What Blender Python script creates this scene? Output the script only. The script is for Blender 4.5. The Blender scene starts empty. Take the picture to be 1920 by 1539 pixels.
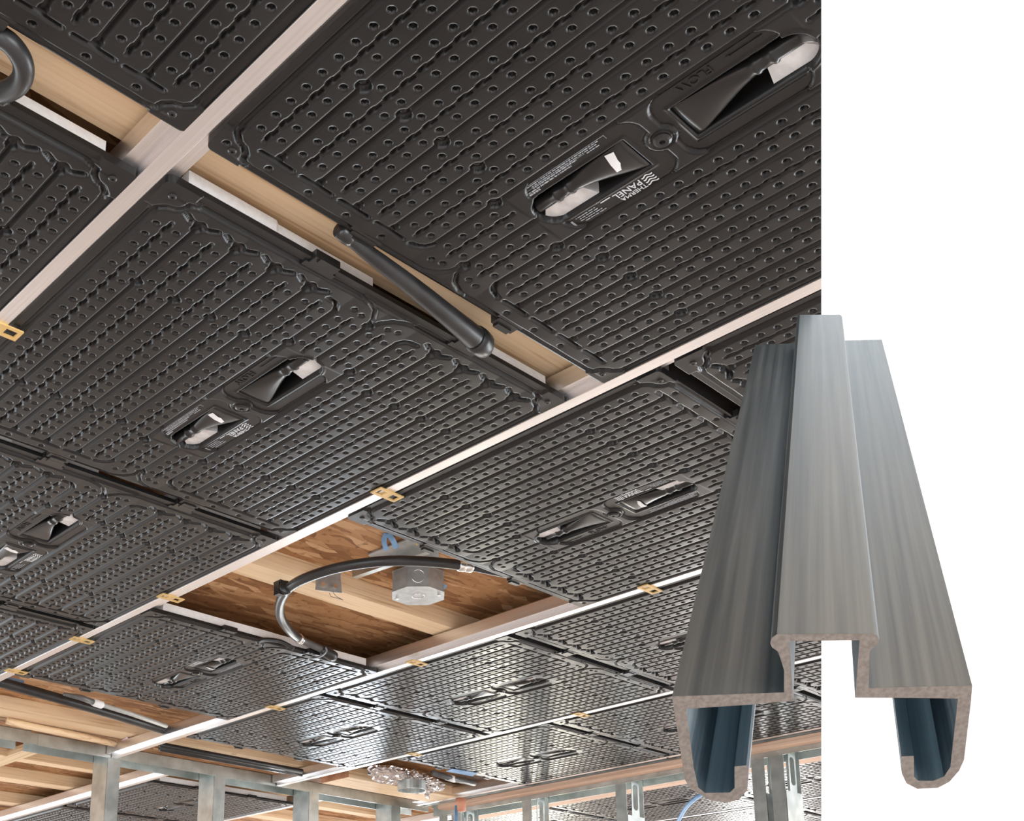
import bpy, bmesh, math, random
import numpy as np
from mathutils import Matrix, Vector

random.seed(7)
rng = np.random.default_rng(11)
SC = bpy.context.scene
COL = SC.collection
PI = math.pi

# ------------------------------------------------------------------ camera
F, PX, PY = 2183.0, 770.0, 1362.0            # focal length and principal point in 1920x1539 pixels
YAW, PIT = math.radians(-46.61), math.radians(14.40)
ZC = 1.60                                     # eye height above the floor
H = 0.7714                                    # panel plane above the eye
ZP = ZC + H                                   # panel plane above the floor
A2 = np.array([math.cos(YAW), math.sin(YAW), 0.0])     # world X = along the rails
B2 = np.array([-math.sin(YAW), math.cos(YAW), 0.0])    # world Y = across the rails
def toworld(v): return np.array([v @ A2, v @ B2, v[2]])
FW = toworld(np.array([0, math.cos(PIT), math.sin(PIT)]))
UP = toworld(np.array([0, -math.sin(PIT), math.cos(PIT)]))
RT = toworld(np.array([1.0, 0, 0]))
FH = toworld(np.array([0, 1.0, 0]))
def ray(x, y): return FW + RT*(x-PX)/F + UP*(PY-y)/F
EYE = np.array([0, 0, ZC])
def at(x, y, dz=0.0):
    """pixel -> world point on the level plane dz above the panel plane"""
    r = ray(x, y); return EYE + r/r[2]*(H+dz)

def atx(x, y, X):
    """pixel -> world point on the upright plane at world x = X"""
    r = ray(x, y); return EYE + r/r[0]*X

cam_d = bpy.data.cameras.new('camera')
cam = bpy.data.objects.new('camera', cam_d); COL.objects.link(cam)
cam_d.sensor_fit = 'HORIZONTAL'; cam_d.sensor_width = 36.0
cam_d.lens = F*36.0/1920.0
cam_d.shift_x = (960-PX)/1920.0
cam_d.shift_y = (PY-769.5)/1920.0
cam_d.clip_start = 0.01; cam_d.clip_end = 200
cam.matrix_world = Matrix(((RT[0], UP[0], -FW[0], 0), (RT[1], UP[1], -FW[1], 0), (RT[2], UP[2], -FW[2], ZC), (0, 0, 0, 1)))
SC.camera = cam

# ------------------------------------------------------------------ world, daylight, exposure
SC.view_settings.view_transform = 'Standard'
SC.view_settings.look = 'None'
SC.view_settings.gamma = 1.0
SC.view_settings.use_curve_mapping = False
SC.view_settings.exposure = -0.10
w = bpy.data.worlds.new('overcast_sky'); SC.world = w; w.use_nodes = True
w.node_tree.nodes['Background'].inputs[0].default_value = (0.93, 0.96, 1.0, 1)
w.node_tree.nodes['Background'].inputs[1].default_value = 0.9

def area(name, loc, direction, sx, sy, power, color=(1, 1, 1)):
    d = bpy.data.lights.new(name, 'AREA'); d.shape = 'RECTANGLE'; d.size = sx; d.size_y = sy
    d.energy = power; d.color = color
    o = bpy.data.objects.new(name, d); COL.objects.link(o)
    o.location = loc
    o.rotation_euler = Vector(direction).to_track_quat('-Z', 'Y').to_euler()
    return o
# (wall opening geometry is built below with the same numbers)
XW, XE, YS, YN = -8.0, 5.0, -4.0, 8.0        # outer walls
LAMP = 46.0
OPEN = [  # wall, centre along wall, sill, head, width, radiance factor, colour
    ('S', 0.6, 0.25, 2.15, 5.4, 0.24, (0.90, 0.955, 1.0)),
    ('E', -0.6, 0.25, 2.15, 4.6, 0.72, (0.90, 0.955, 1.0)),
    ('W', 7.05, 0.10, 2.00, 0.62, 3.0, (0.78, 0.89, 1.0)),
    ('N', -6.95, 0.10, 2.00, 0.62, 2.0, (1.0, 0.97, 0.82)),
    ('N', -4.55, 0.10, 2.05, 0.60, 1.4, (1.0, 0.98, 0.95)),
    ('N', 1.2, 0.35, 2.05, 5.2, 1.0, (0.88, 0.95, 1.0)),  # unseen opening, added to light the floor from the right
    ('W', 0.0, 0.35, 2.05, 5.0, 0.42, (0.88, 0.95, 1.0)),  # unseen opening, added to light the floor from the left, clear of panel reflections
]
LNAME = ['window_behind_left_offscreen', 'window_behind_right_offscreen', 'window_far_corner_left_offscreen', 'window_far_corner_right_offscreen',
         'window_far_narrow_offscreen', 'added_opening_right_offscreen', 'added_opening_left_offscreen']
for i, (wl, c, z0, z1, wd, k, colr) in enumerate(OPEN):
    hgt = z1-z0; zc = (z0+z1)/2
    loc, dr = {'S': ((c, YS-.08, zc), (0, 1, 0)), 'N': ((c, YN+.08, zc), (0, -1, 0)),
               'W': ((XW-.08, c, zc), (1, 0, 0)), 'E': ((XE+.08, c, zc), (-1, 0, 0))}[wl]
    area(LNAME[i], loc, dr, wd, hgt, LAMP*k*wd*hgt, colr)     # daylight in that wall opening, below or behind the picture

# ------------------------------------------------------------------ materials
def newmat(name):
    m = bpy.data.materials.new(name); m.use_nodes = True
    return m, m.node_tree, m.node_tree.nodes['Principled BSDF']
def setp(b, col=None, rough=None, metal=None, spec=None):
    if col is not None: b.inputs['Base Color'].default_value = (*col, 1)
    if rough is not None: b.inputs['Roughness'].default_value = rough
    if metal is not None: b.inputs['Metallic'].default_value = metal
    if spec is not None: b.inputs['Specular IOR Level'].default_value = spec
def noisy(name, c1, c2, scale, rough=0.5, metal=0.0, stretch=(1, 1, 1), bump=0.0, spec=0.5, detail=4, lo=.35, hi=.65, rvar=0.0, coords='Object'):
    m, nt, b = newmat(name); setp(b, c1, rough, metal, spec)
    tc = nt.nodes.new('ShaderNodeTexCoord'); mp = nt.nodes.new('ShaderNodeMapping')
    mp.inputs['Scale'].default_value = stretch
    nt.links.new(tc.outputs[coords], mp.inputs['Vector'])
    n = nt.nodes.new('ShaderNodeTexNoise'); n.inputs['Scale'].default_value = scale; n.inputs['Detail'].default_value = detail
    nt.links.new(mp.outputs[0], n.inputs['Vector'])
    r = nt.nodes.new('ShaderNodeValToRGB')
    r.color_ramp.elements[0].position = lo; r.color_ramp.elements[1].position = hi
    r.color_ramp.elements[0].color = (*c1, 1); r.color_ramp.elements[1].color = (*c2, 1)
    nt.links.new(n.outputs[0], r.inputs[0]); nt.links.new(r.outputs[0], b.inputs['Base Color'])
    if rvar:
        mr = nt.nodes.new('ShaderNodeMapRange'); mr.inputs[3].default_value = rough-rvar; mr.inputs[4].default_value = rough+rvar
        nt.links.new(n.outputs[0], mr.inputs[0]); nt.links.new(mr.outputs[0], b.inputs['Roughness'])
    if bump:
        bp = nt.nodes.new('ShaderNodeBump'); bp.inputs['Strength'].default_value = bump; bp.inputs['Distance'].default_value = .002
        nt.links.new(n.outputs[0], bp.inputs['Height']); nt.links.new(bp.outputs[0], b.inputs['Normal'])
    return m
M = {}
M['plastic'] = noisy('black_plastic', (.0085, .0083, .0085), (.0155, .015, .0152), 9, rough=.32, spec=.40, rvar=.05, lo=.3, hi=.75, detail=6)
M['plastic_dark'] = noisy('black_plastic_smooth', (.014, .014, .015), (.02, .02, .02), 20, rough=.28)
M['foam'] = noisy('white_foam', (.88, .87, .87), (.95, .94, .94), 160, rough=.9, bump=.3, detail=2)
M['foam_cut'] = noisy('grey_white_foam', (.62, .61, .62), (.86, .85, .85), 70, rough=.75, bump=.7, detail=4, stretch=(1, .5, 1))
M['print'] = noisy('white_print', (.72, .76, .80), (.80, .82, .85), 40, rough=.6)
M['print_dim'] = noisy('grey_print', (.30, .32, .34), (.5, .52, .56), 300, rough=.6)
M['paper'] = noisy('white_paper', (.82, .82, .83), (.9, .9, .9), 30, rough=.8)
M['alu'] = noisy('aluminium', (.82, .81, .82), (.91, .90, .91), 14, rough=.34, metal=1, stretch=(.15, 30, 30), rvar=.06)
M['steel'] = noisy('galvanised_steel', (.47, .51, .50), (.64, .67, .65), 22, rough=.38, metal=.9, rvar=.08, detail=5)
M['steel_box'] = noisy('zinc_steel', (.36, .38, .39), (.48, .50, .51), 60, rough=.42, metal=.5, rvar=.08)
M['bright'] = noisy('bright_zinc', (.75, .75, .74), (.85, .85, .84), 90, rough=.25, metal=1)
M['margin_white'] = noisy('margin_board_white', (.90, .905, .91), (.92, .925, .93), 3, rough=.85, spec=.2)
M['rubber'] = noisy('black_rubber', (.016, .016, .017), (.03, .03, .031), 25, rough=.36, rvar=.06)
M['rubber_grey'] = noisy('grey_rubber', (.09, .09, .09), (.14, .14, .14), 25, rough=.35)
M['grey_pvc'] = noisy('pale_grey_plastic', (.42, .43, .41), (.5, .5, .48), 30, rough=.4)
M['clip'] = noisy('yellow_clip', (.62, .40, .13), (.72, .49, .2), 40, rough=.45)
M['blue'] = noisy('blue_tape', (.16, .34, .62), (.25, .45, .72), 40, rough=.6)
M['pink'] = noisy('pink_strap', (.62, .45, .48), (.7, .55, .56), 40, rough=.6)
M['orange'] = noisy('orange_cap', (.75, .30, .18), (.85, .42, .28), 30, rough=.5)
M['concrete'] = noisy('concrete_floor', (.80, .785, .78), (.88, .865, .86), 1.3, rough=.8, detail=8)
M['sheathing'] = noisy('outer_wall_sheathing', (.40, .37, .35), (.48, .45, .43), 5, rough=.85)
M['yellow'] = noisy('yellow_sticker', (.8, .62, .08), (.85, .68, .12), 30, rough=.6)

def wood(name, c1, c2, axis='Y', scale=1.0):
    m, nt, b = newmat(name); setp(b, c1, .7, 0, .3)
    tc = nt.nodes.new('ShaderNodeTexCoord'); mp = nt.nodes.new('ShaderNodeMapping')
    st = {'Y': (26, .7, 26), 'X': (.7, 26, 26), 'Z': (26, 26, .7)}[axis]
    mp.inputs['Scale'].default_value = st
    nt.links.new(tc.outputs['Object'], mp.inputs['Vector'])
    n = nt.nodes.new('ShaderNodeTexNoise'); n.inputs['Scale'].default_value = 3.2*scale; n.inputs['Detail'].default_value = 7; n.inputs['Distortion'].default_value = 1.2
    nt.links.new(mp.outputs[0], n.inputs['Vector'])
    r = nt.nodes.new('ShaderNodeValToRGB')
    e = r.color_ramp.elements; e[0].position = .36; e[1].position = .62
    e[0].color = (*c1, 1); e[1].color = (*c2, 1)
    k = r.color_ramp.elements.new(.46); k.color = tuple(.25*a+.75*q for a, q in zip((*c1, 1), (*c2, 1)))
    nt.links.new(n.outputs[0], r.inputs[0])
    # sparse knots
    v = nt.nodes.new('ShaderNodeTexVoronoi'); v.inputs['Scale'].default_value = 5.0
    nt.links.new(tc.outputs['Object'], v.inputs['Vector'])
    kr = nt.nodes.new('ShaderNodeValToRGB'); kr.color_ramp.elements[0].position = .03; kr.color_ramp.elements[1].position = .07
    kr.color_ramp.elements[0].color = (.45, .3, .2, 1); kr.color_ramp.elements[1].color = (1, 1, 1, 1)
    nt.links.new(v.outputs['Distance'], kr.inputs[0])
    mx = nt.nodes.new('ShaderNodeMix'); mx.data_type = 'RGBA'; mx.blend_type = 'MULTIPLY'; mx.inputs[0].default_value = .8
    nt.links.new(r.outputs[0], mx.inputs[6]); nt.links.new(kr.outputs[0], mx.inputs[7])
    nt.links.new(mx.outputs[2], b.inputs['Base Color'])
    bp = nt.nodes.new('ShaderNodeBump'); bp.inputs['Strength'].default_value = .25; bp.inputs['Distance'].default_value = .001
    nt.links.new(n.outputs[0], bp.inputs['Height']); nt.links.new(bp.outputs[0], b.inputs['Normal'])
    return m
M['wood'] = wood('pine_lumber', (.68, .45, .26), (.93, .71, .47), 'Y')
M['wood_x'] = wood('pine_lumber_x', (.60, .40, .22), (.87, .67, .44), 'X')
M['redwood'] = wood('reddish_board', (.58, .36, .25), (.74, .52, .39), 'X')
M['endgrain'] = noisy('end_grain', (.36, .15, .07), (.5, .24, .12), 30, rough=.75)

def osb():
    m, nt, b = newmat('osb_board'); setp(b, (.4, .22, .1), .75, 0, .3)
    tc = nt.nodes.new('ShaderNodeTexCoord')
    col = None
    nz = nt.nodes.new('ShaderNodeTexNoise'); nz.inputs['Scale'].default_value = 9; nz.inputs['Detail'].default_value = 3
    nt.links.new(tc.outputs['Object'], nz.inputs['Vector'])
    mixv = nt.nodes.new('ShaderNodeVectorMath'); mixv.operation = 'MULTIPLY_ADD'
    mixv.inputs[1].default_value = (.035, .035, .0)
    nt.links.new(nz.outputs['Color'], mixv.inputs[0]); nt.links.new(tc.outputs['Object'], mixv.inputs[2])
    for ang, sx, sy in ((8, 62, 13), (72, 55, 12), (-32, 66, 15)):
        mp = nt.nodes.new('ShaderNodeMapping'); mp.inputs['Rotation'].default_value = (0, 0, math.radians(ang)); mp.inputs['Scale'].default_value = (sx, sy, 1)
        nt.links.new(mixv.outputs[0], mp.inputs['Vector'])
        v = nt.nodes.new('ShaderNodeTexVoronoi'); v.inputs['Scale'].default_value = 1.0; v.voronoi_dimensions = '2D'
        nt.links.new(mp.outputs[0], v.inputs['Vector'])
        sep = nt.nodes.new('ShaderNodeSeparateColor'); nt.links.new(v.outputs['Color'], sep.inputs[0])
        r = nt.nodes.new('ShaderNodeValToRGB'); e = r.color_ramp.elements
        e[0].position = 0; e[0].color = (.30, .14, .06, 1); e[1].position = 1; e[1].color = (.72, .46, .26, 1)
        k = e.new(.5); k.color = (.46, .235, .105, 1); k2 = e.new(.85); k2.color = (.55, .31, .15, 1)
        nt.links.new(sep.outputs[0], r.inputs[0])
        if col is None: col = r.outputs[0]
        else:
            mx = nt.nodes.new('ShaderNodeMix'); mx.data_type = 'RGBA'
            gt = nt.nodes.new('ShaderNodeMath'); gt.operation = 'GREATER_THAN'; gt.inputs[1].default_value = .55
            nt.links.new(sep.outputs[1], gt.inputs[0]); nt.links.new(gt.outputs[0], mx.inputs[0])
            nt.links.new(col, mx.inputs[6]); nt.links.new(r.outputs[0], mx.inputs[7]); col = mx.outputs[2]
    n2 = nt.nodes.new('ShaderNodeTexNoise'); n2.inputs['Scale'].default_value = 60; n2.inputs['Detail'].default_value = 5
    nt.links.new(tc.outputs['Object'], n2.inputs['Vector'])
    rr = nt.nodes.new('ShaderNodeValToRGB'); rr.color_ramp.elements[0].position = .30; rr.color_ramp.elements[0].color = (.4, .33, .27, 1)
    rr.color_ramp.elements[1].position = .42; rr.color_ramp.elements[1].color = (1, 1, 1, 1)
    nt.links.new(n2.outputs[0], rr.inputs[0])
    m2 = nt.nodes.new('ShaderNodeMix'); m2.data_type = 'RGBA'; m2.blend_type = 'MULTIPLY'; m2.inputs[0].default_value = .8
    nt.links.new(col, m2.inputs[6]); nt.links.new(rr.outputs[0], m2.inputs[7])
    nt.links.new(m2.outputs[2], b.inputs['Base Color'])
    bp = nt.nodes.new('ShaderNodeBump'); bp.inputs['Strength'].default_value = .5; bp.inputs['Distance'].default_value = .002
    nt.links.new(n2.outputs[0], bp.inputs['Height']); nt.links.new(bp.outputs[0], b.inputs['Normal'])
    return m
M['osb'] = osb()

def brushed():
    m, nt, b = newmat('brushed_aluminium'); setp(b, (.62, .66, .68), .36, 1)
    tc = nt.nodes.new('ShaderNodeTexCoord'); mp = nt.nodes.new('ShaderNodeMapping'); mp.inputs['Scale'].default_value = (260, 260, 3)
    nt.links.new(tc.outputs['Object'], mp.inputs['Vector'])
    n = nt.nodes.new('ShaderNodeTexNoise'); n.inputs['Scale'].default_value = 1.6; n.inputs['Detail'].default_value = 4
    nt.links.new(mp.outputs[0], n.inputs['Vector'])
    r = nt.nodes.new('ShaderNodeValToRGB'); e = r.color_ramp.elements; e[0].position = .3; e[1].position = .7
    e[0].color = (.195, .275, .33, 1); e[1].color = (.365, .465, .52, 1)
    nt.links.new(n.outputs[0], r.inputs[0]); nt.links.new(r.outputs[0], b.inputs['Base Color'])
    mr = nt.nodes.new('ShaderNodeMapRange'); mr.inputs[3].default_value = .34; mr.inputs[4].default_value = .52
    nt.links.new(n.outputs[0], mr.inputs[0]); nt.links.new(mr.outputs[0], b.inputs['Roughness'])
    bp = nt.nodes.new('ShaderNodeBump'); bp.inputs['Strength'].default_value = .12; bp.inputs['Distance'].default_value = .0005
    nt.links.new(n.outputs[0], bp.inputs['Height']); nt.links.new(bp.outputs[0], b.inputs['Normal'])
    return m
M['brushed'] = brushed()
M['sawn'] = noisy('sawn_aluminium', (.15, .13, .115), (.21, .185, .165), 900, rough=.7, metal=.3)
M['foil'] = noisy('crumpled_foil', (.62, .60, .60), (.78, .76, .76), 30, rough=.2, metal=1)

# ------------------------------------------------------------------ mesh helpers
class MB:
    def __init__(s): s.v = []; s.f = []; s.mi = []
    def add(s, vs, fs, mi=0):
        b = len(s.v); s.v += [tuple(map(float, p)) for p in vs]
        s.f += [tuple(b+i for i in f) for f in fs]; s.mi += [mi]*len(fs); return s
    def box(s, x0, x1, y0, y1, z0, z1, mi=0):
        return s.add([(x0, y0, z0), (x1, y0, z0), (x1, y1, z0), (x0, y1, z0), (x0, y0, z1), (x1, y0, z1), (x1, y1, z1), (x0, y1, z1)],
                     [(0, 3, 2, 1), (4, 5, 6, 7), (0, 1, 5, 4), (1, 2, 6, 5), (2, 3, 7, 6), (3, 0, 4, 7)], mi)
    def prism(s, pts, a, b, mi=0, cap_mi=None):
        """pts: 3D polygon; extruded from offset a to offset b"""
        n = len(pts); P = np.array(pts, float); a = np.array(a, float); b = np.array(b, float)
        s.add(list(P+a)+list(P+b), [(i, (i+1) % n, n+(i+1) % n, n+i) for i in range(n)], mi)
        k = mi if cap_mi is None else cap_mi
        s.add(list(P+a), [tuple(range(n))[::-1]], k); s.add(list(P+b), [tuple(range(n))], k)
        return s
    def tube(s, path, rad, seg=14, mi=0, cap=True):
        P = [np.array(p, float) for p in path]; n = len(P)
        R = rad if hasattr(rad, '__len__') else [rad]*n
        rings = []; up = np.array([0.13, 0.21, 0.97])
        for i in range(n):
            t = P[min(i+1, n-1)]-P[max(i-1, 0)]; t /= np.linalg.norm(t)
            x = np.cross(up, t); x /= np.linalg.norm(x); y = np.cross(t, x)
            rings.append([P[i]+R[i]*(math.cos(2*PI*k/seg)*x+math.sin(2*PI*k/seg)*y) for k in range(seg)])
        vs = [p for r in rings for p in r]
        fs = [(i*seg+k, i*seg+(k+1) % seg, (i+1)*seg+(k+1) % seg, (i+1)*seg+k) for i in range(n-1) for k in range(seg)]
        if cap: fs += [tuple(range(seg))[::-1], tuple((n-1)*seg+k for k in range(seg))]
        return s.add(vs, fs, mi)
    def mesh(s, name, mats, smooth=False):
        me = bpy.data.meshes.new(name); me.from_pydata(s.v, [], s.f)
        for m in (mats if isinstance(mats, (list, tuple)) else [mats]): me.materials.append(M[m])
        me.polygons.foreach_set('material_index', s.mi)
        if smooth:
            me.polygons.foreach_set('use_smooth', [True]*len(s.f))
        me.update(); return me
    def build(s, name, mats, parent=None, smooth=False):
        return link(name, s.mesh(name, mats, smooth), parent)
def link(name, me, parent=None, loc=None, rz=0):
    o = bpy.data.objects.new(name, me); COL.objects.link(o)
    if parent is not None: o.parent = parent
    if loc is not None: o.location = loc
    if rz: o.rotation_euler = (0, 0, rz)
    return o
def tag(o, label, cat, group=None):
    o['label'] = label; o['category'] = cat
    if group: o['group'] = group
    return o
def thing(name, label, cat, loc=(0, 0, 0), rz=0, group=None):
    return tag(link(name, None, None, loc, rz), label, cat, group)
def struct(o): o['kind'] = 'structure'; return o
def smooth_path(pts, n=8):
    P = [np.array(p, float) for p in pts]; P = [2*P[0]-P[1]]+P+[2*P[-1]-P[-2]]; out = []
    for i in range(1, len(P)-2):
        for k in range(n):
            t = k/n; a, b, c, d = P[i-1:i+3]
            out.append(.5*((2*b)+(-a+c)*t+(2*a-5*b+4*c-d)*t*t+(-a+3*b-3*c+d)*t**3))
    out.append(P[-2]); return out
def auto_smooth(o, ang=35):
    me = o.data
    me.polygons.foreach_set('use_smooth', [True]*len(me.polygons))
    bm = bmesh.new(); bm.from_mesh(me)
    for e in bm.edges:
        if len(e.link_faces) == 2 and e.calc_face_angle(0) > math.radians(ang): e.smooth = False
    bm.to_mesh(me); bm.free(); return o

# ------------------------------------------------------------------ room shell
struct(MB().box(XW-.15, XE+.15, YS-.15, YN+.15, -.12, 0).build('floor', 'concrete'))
OSBZ = ZC+.850
struct(MB().box(XW-.15, XE+.15, YS-.15, YN+.15, OSBZ, OSBZ+.018).build('ceiling', 'osb'))
def outer_wall(name, side):
    lo, hi = (XW, XE) if side in 'SN' else (YS, YN)
    ops = sorted([(c-wd/2, c+wd/2, z0, z1) for (wl, c, z0, z1, wd, k, cc) in OPEN if wl == side])
    m = MB(); x = lo
    def seg(a, b, z0, z1):
        if b-a < 1e-4 or z1-z0 < 1e-4: return
        if side == 'S': m.box(a, b, YS-.12, YS, z0, z1)
        if side == 'N': m.box(a, b, YN, YN+.12, z0, z1)
        if side == 'W': m.box(XW-.12, XW, a, b, z0, z1)
        if side == 'E': m.box(XE, XE+.12, a, b, z0, z1)
    for a, b, z0, z1 in ops:
        seg(x, a, 0, OSBZ); seg(a, b, 0, z0); seg(a, b, z1, OSBZ); x = b
    seg(x, hi, 0, OSBZ)
    return struct(m.build(name, 'sheathing'))
outer_wall('wall_south', 'S'); outer_wall('wall_north', 'N'); outer_wall('wall_west', 'W'); outer_wall('wall_east', 'E')

# cross-section of the big channel (its far end decides where the white margin board stands)
D0 = .290
Dc = np.array([(1530-PX)/F, (PY-165)/F, 1.0])             # run of the channel in camera axes
Uc = np.array([0, 1.0, -Dc[1]]); Uc /= np.linalg.norm(Uc); Rc = np.array([1.0, 0, 0])
Nc = np.cross(Rc, Uc); P0c = np.array([(1540-PX)/F, (PY-1300)/F, 1.0])*D0
OUT = [(60, 838), (690, 815), (690, 690), (668, 620), (655, 585), (622, 562), (612, 538), (622, 508), (650, 488), (1190, 485), (1215, 497), (1226, 522), (1216, 548), (1192, 564), (1172, 582), (1165, 790),
       (1748, 776), (1742, 860), (1702, 1195), (1675, 1255), (1620, 1318), (1555, 1352), (1440, 1358), (1378, 1326), (1352, 1270), (1350, 1175), (1420, 1172), (1422, 1290), (1445, 1312), (1530, 1312), (1590, 1288), (1625, 1235), (1668, 850),
       (1325, 846), (1090, 845), (1115, 522), (720, 526), (742, 862), (500, 884), (140, 908), (182, 1240), (208, 1350), (245, 1380), (385, 1378), (412, 1352), (411, 1232), (478, 1225), (492, 1240), (484, 1366), (440, 1416), (370, 1436), (280, 1424), (165, 1360), (132, 1305)]
pl = []
for a, b in OUT:
    x, y = 1240+a/3, 1026+b/3
    r = np.array([(x-PX)/F, (PY-y)/F, 1.0]); t = (P0c@Nc)/(r@Nc); q = r*t-P0c
    pl.append((q@Rc, q@Uc))
Lc = Dc*(1.37*D0)
def cam2w(c): return EYE+RT*c[0]+UP*c[1]+FW*c[2]
# added white board standing in for the blank right margin, left edge raked and undercut
DW = .001+max((a_*Rc+b_*Uc+P0c+Lc)@np.array([0, -math.sin(PIT), math.cos(PIT)]) for a_, b_ in pl)
def board_pt(z, s, back=0.0): return EYE*[1, 1, 0]+FH*(DW+back)+RT*s+np.array([0, 0, z])
def edge_s(z):
    dz = z-ZC; depth = DW*math.cos(PIT)+dz*math.sin(PIT); return depth*(1540-PX)/F
zt = ZP-.004
m = MB()
f4 = [board_pt(0, edge_s(0)), board_pt(0, 2.4), board_pt(zt, 2.4), board_pt(zt, edge_s(zt))]
b4 = [board_pt(0, edge_s(0)+.02, .02), board_pt(0, 2.4, .02), board_pt(zt, 2.4, .02), board_pt(zt, edge_s(zt)+.02, .02)]
m.add(f4+b4, [(0, 1, 2, 3), (7, 6, 5, 4), (0, 4, 5, 1), (1, 5, 6, 2), (2, 6, 7, 3), (3, 7, 4, 0)])
struct(m.build('added_margin_board', 'margin_white'))

# ------------------------------------------------------------------ rails, furring strips
YR = [.4613+.6096*k for k in range(-1, 5)]     # rail centre lines
RP = [(-8, 0), (8, 0), (8.7, .7), (8.7, 2.0), (7.8, 2.6), (7.8, 9), (26, 9), (26, 33), (23, 36), (19, 36), (17, 34), (17, 29), (18.6, 29), (18.6, 34), (20, 34.4), (23, 34.4), (24.4, 32.5), (24.4, 10.6), (6.2, 10.6), (6.2, 1.6)]
RP = RP+[(-y, z) for y, z in RP[::-1]][:-2]
RP = [p for i, p in enumerate(RP) if p != RP[i-1]]
def rail(y, x0, x1, label, z=ZP-.0006, group='aluminium ceiling rails'):
    m = MB().prism([(0, q/1000, p/1000) for q, p in RP], (x0, 0, 0), (x1, 0, 0))
    o = m.build('ceiling_rail', 'alu'); o.location = (0, y, z)
    return tag(o, label, 'rail', group)
rail(YR[0], -3.06, .2, 'aluminium rail along the outer side of the panels with the looping hose')
rail(YR[1], -3.06, .2, 'aluminium rail crossing between the two gaps that show bare lumber')
rail(YR[2], -3.06, .2, 'aluminium rail with several yellow clips along the near side of the open bay')
rail(YR[3], -3.062, .2, 'aluminium rail along the far side of the open bay with exposed OSB')
rail(YR[4], -3.062, .2, 'aluminium rail ending at the steel wall track beside the foil duct')
rail(YR[5]-.03, -3.0, .2, 'aluminium rail running along the red board of the stud wall')

FZ0, FZ1 = ZC+.8105, ZC+.8495
def strip(xc, y0, y1, label, w=.061, z0=FZ0, z1=FZ1, name='furring_strip', group='pine furring strips'):
    m = MB().box(-w/2, w/2, y0, y1, z0, z1)
    o = m.build(name, 'wood'); o.location = (xc, 0, 0)
    return tag(o, label, 'lumber', group)
for xc in (.43, .0, -.415):
    strip(xc, -3.9, 7.9, 'pine furring strip hidden above the black panels')
strip(-.832, -3.9, 7.9, 'pine furring strip seen in the gaps beside the black hoses')
strip(-1.243, -3.9, 7.9, 'pine furring strip above the panel edge at the open bay')
strip(-1.6575, -3.9, 7.9, 'pine furring strip crossing the open bay behind the junction box', w=.061)
for xc in (-2.06, -2.47):
    strip(xc, -3.9, 7.9, 'pine furring strip hidden above the black panels')
strip(-2.94, -3.9, 7.9, 'pine furring strip beside the steel wall track, under a black pipe', w=.075)
for x_, y_ in ((0, 1455.8), (0, 1501.4)):
    p = at(x_, y_, .0396)
    strip(p[0]-.034, .2, 7.9, 'pine furring strip in the room behind the steel studs', w=.068)
strip(at(0, 1416, .0396)[0]-.02, .2, 7.9, 'pine furring strip just behind the steel wall track', w=.05)
strip(at(0, 1530, .0396)[0]-.12, .2, 7.9, 'pine furring strip in the room behind the steel studs', w=.068)
strip(-5.2, .2, 7.9, 'pine furring strip in the room behind the steel studs', w=.068)

q = at(34, 1417, .0396)
o = MB().box(-3.66, -3.17, -.026, .026, FZ0, FZ0+.02).build('cross_piece', 'wood_x'); o.location = (0, q[1], -.001)
tag(o, 'short pine cross piece between furring strips behind the stud wall', 'lumber', 'pine furring strips')

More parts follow.
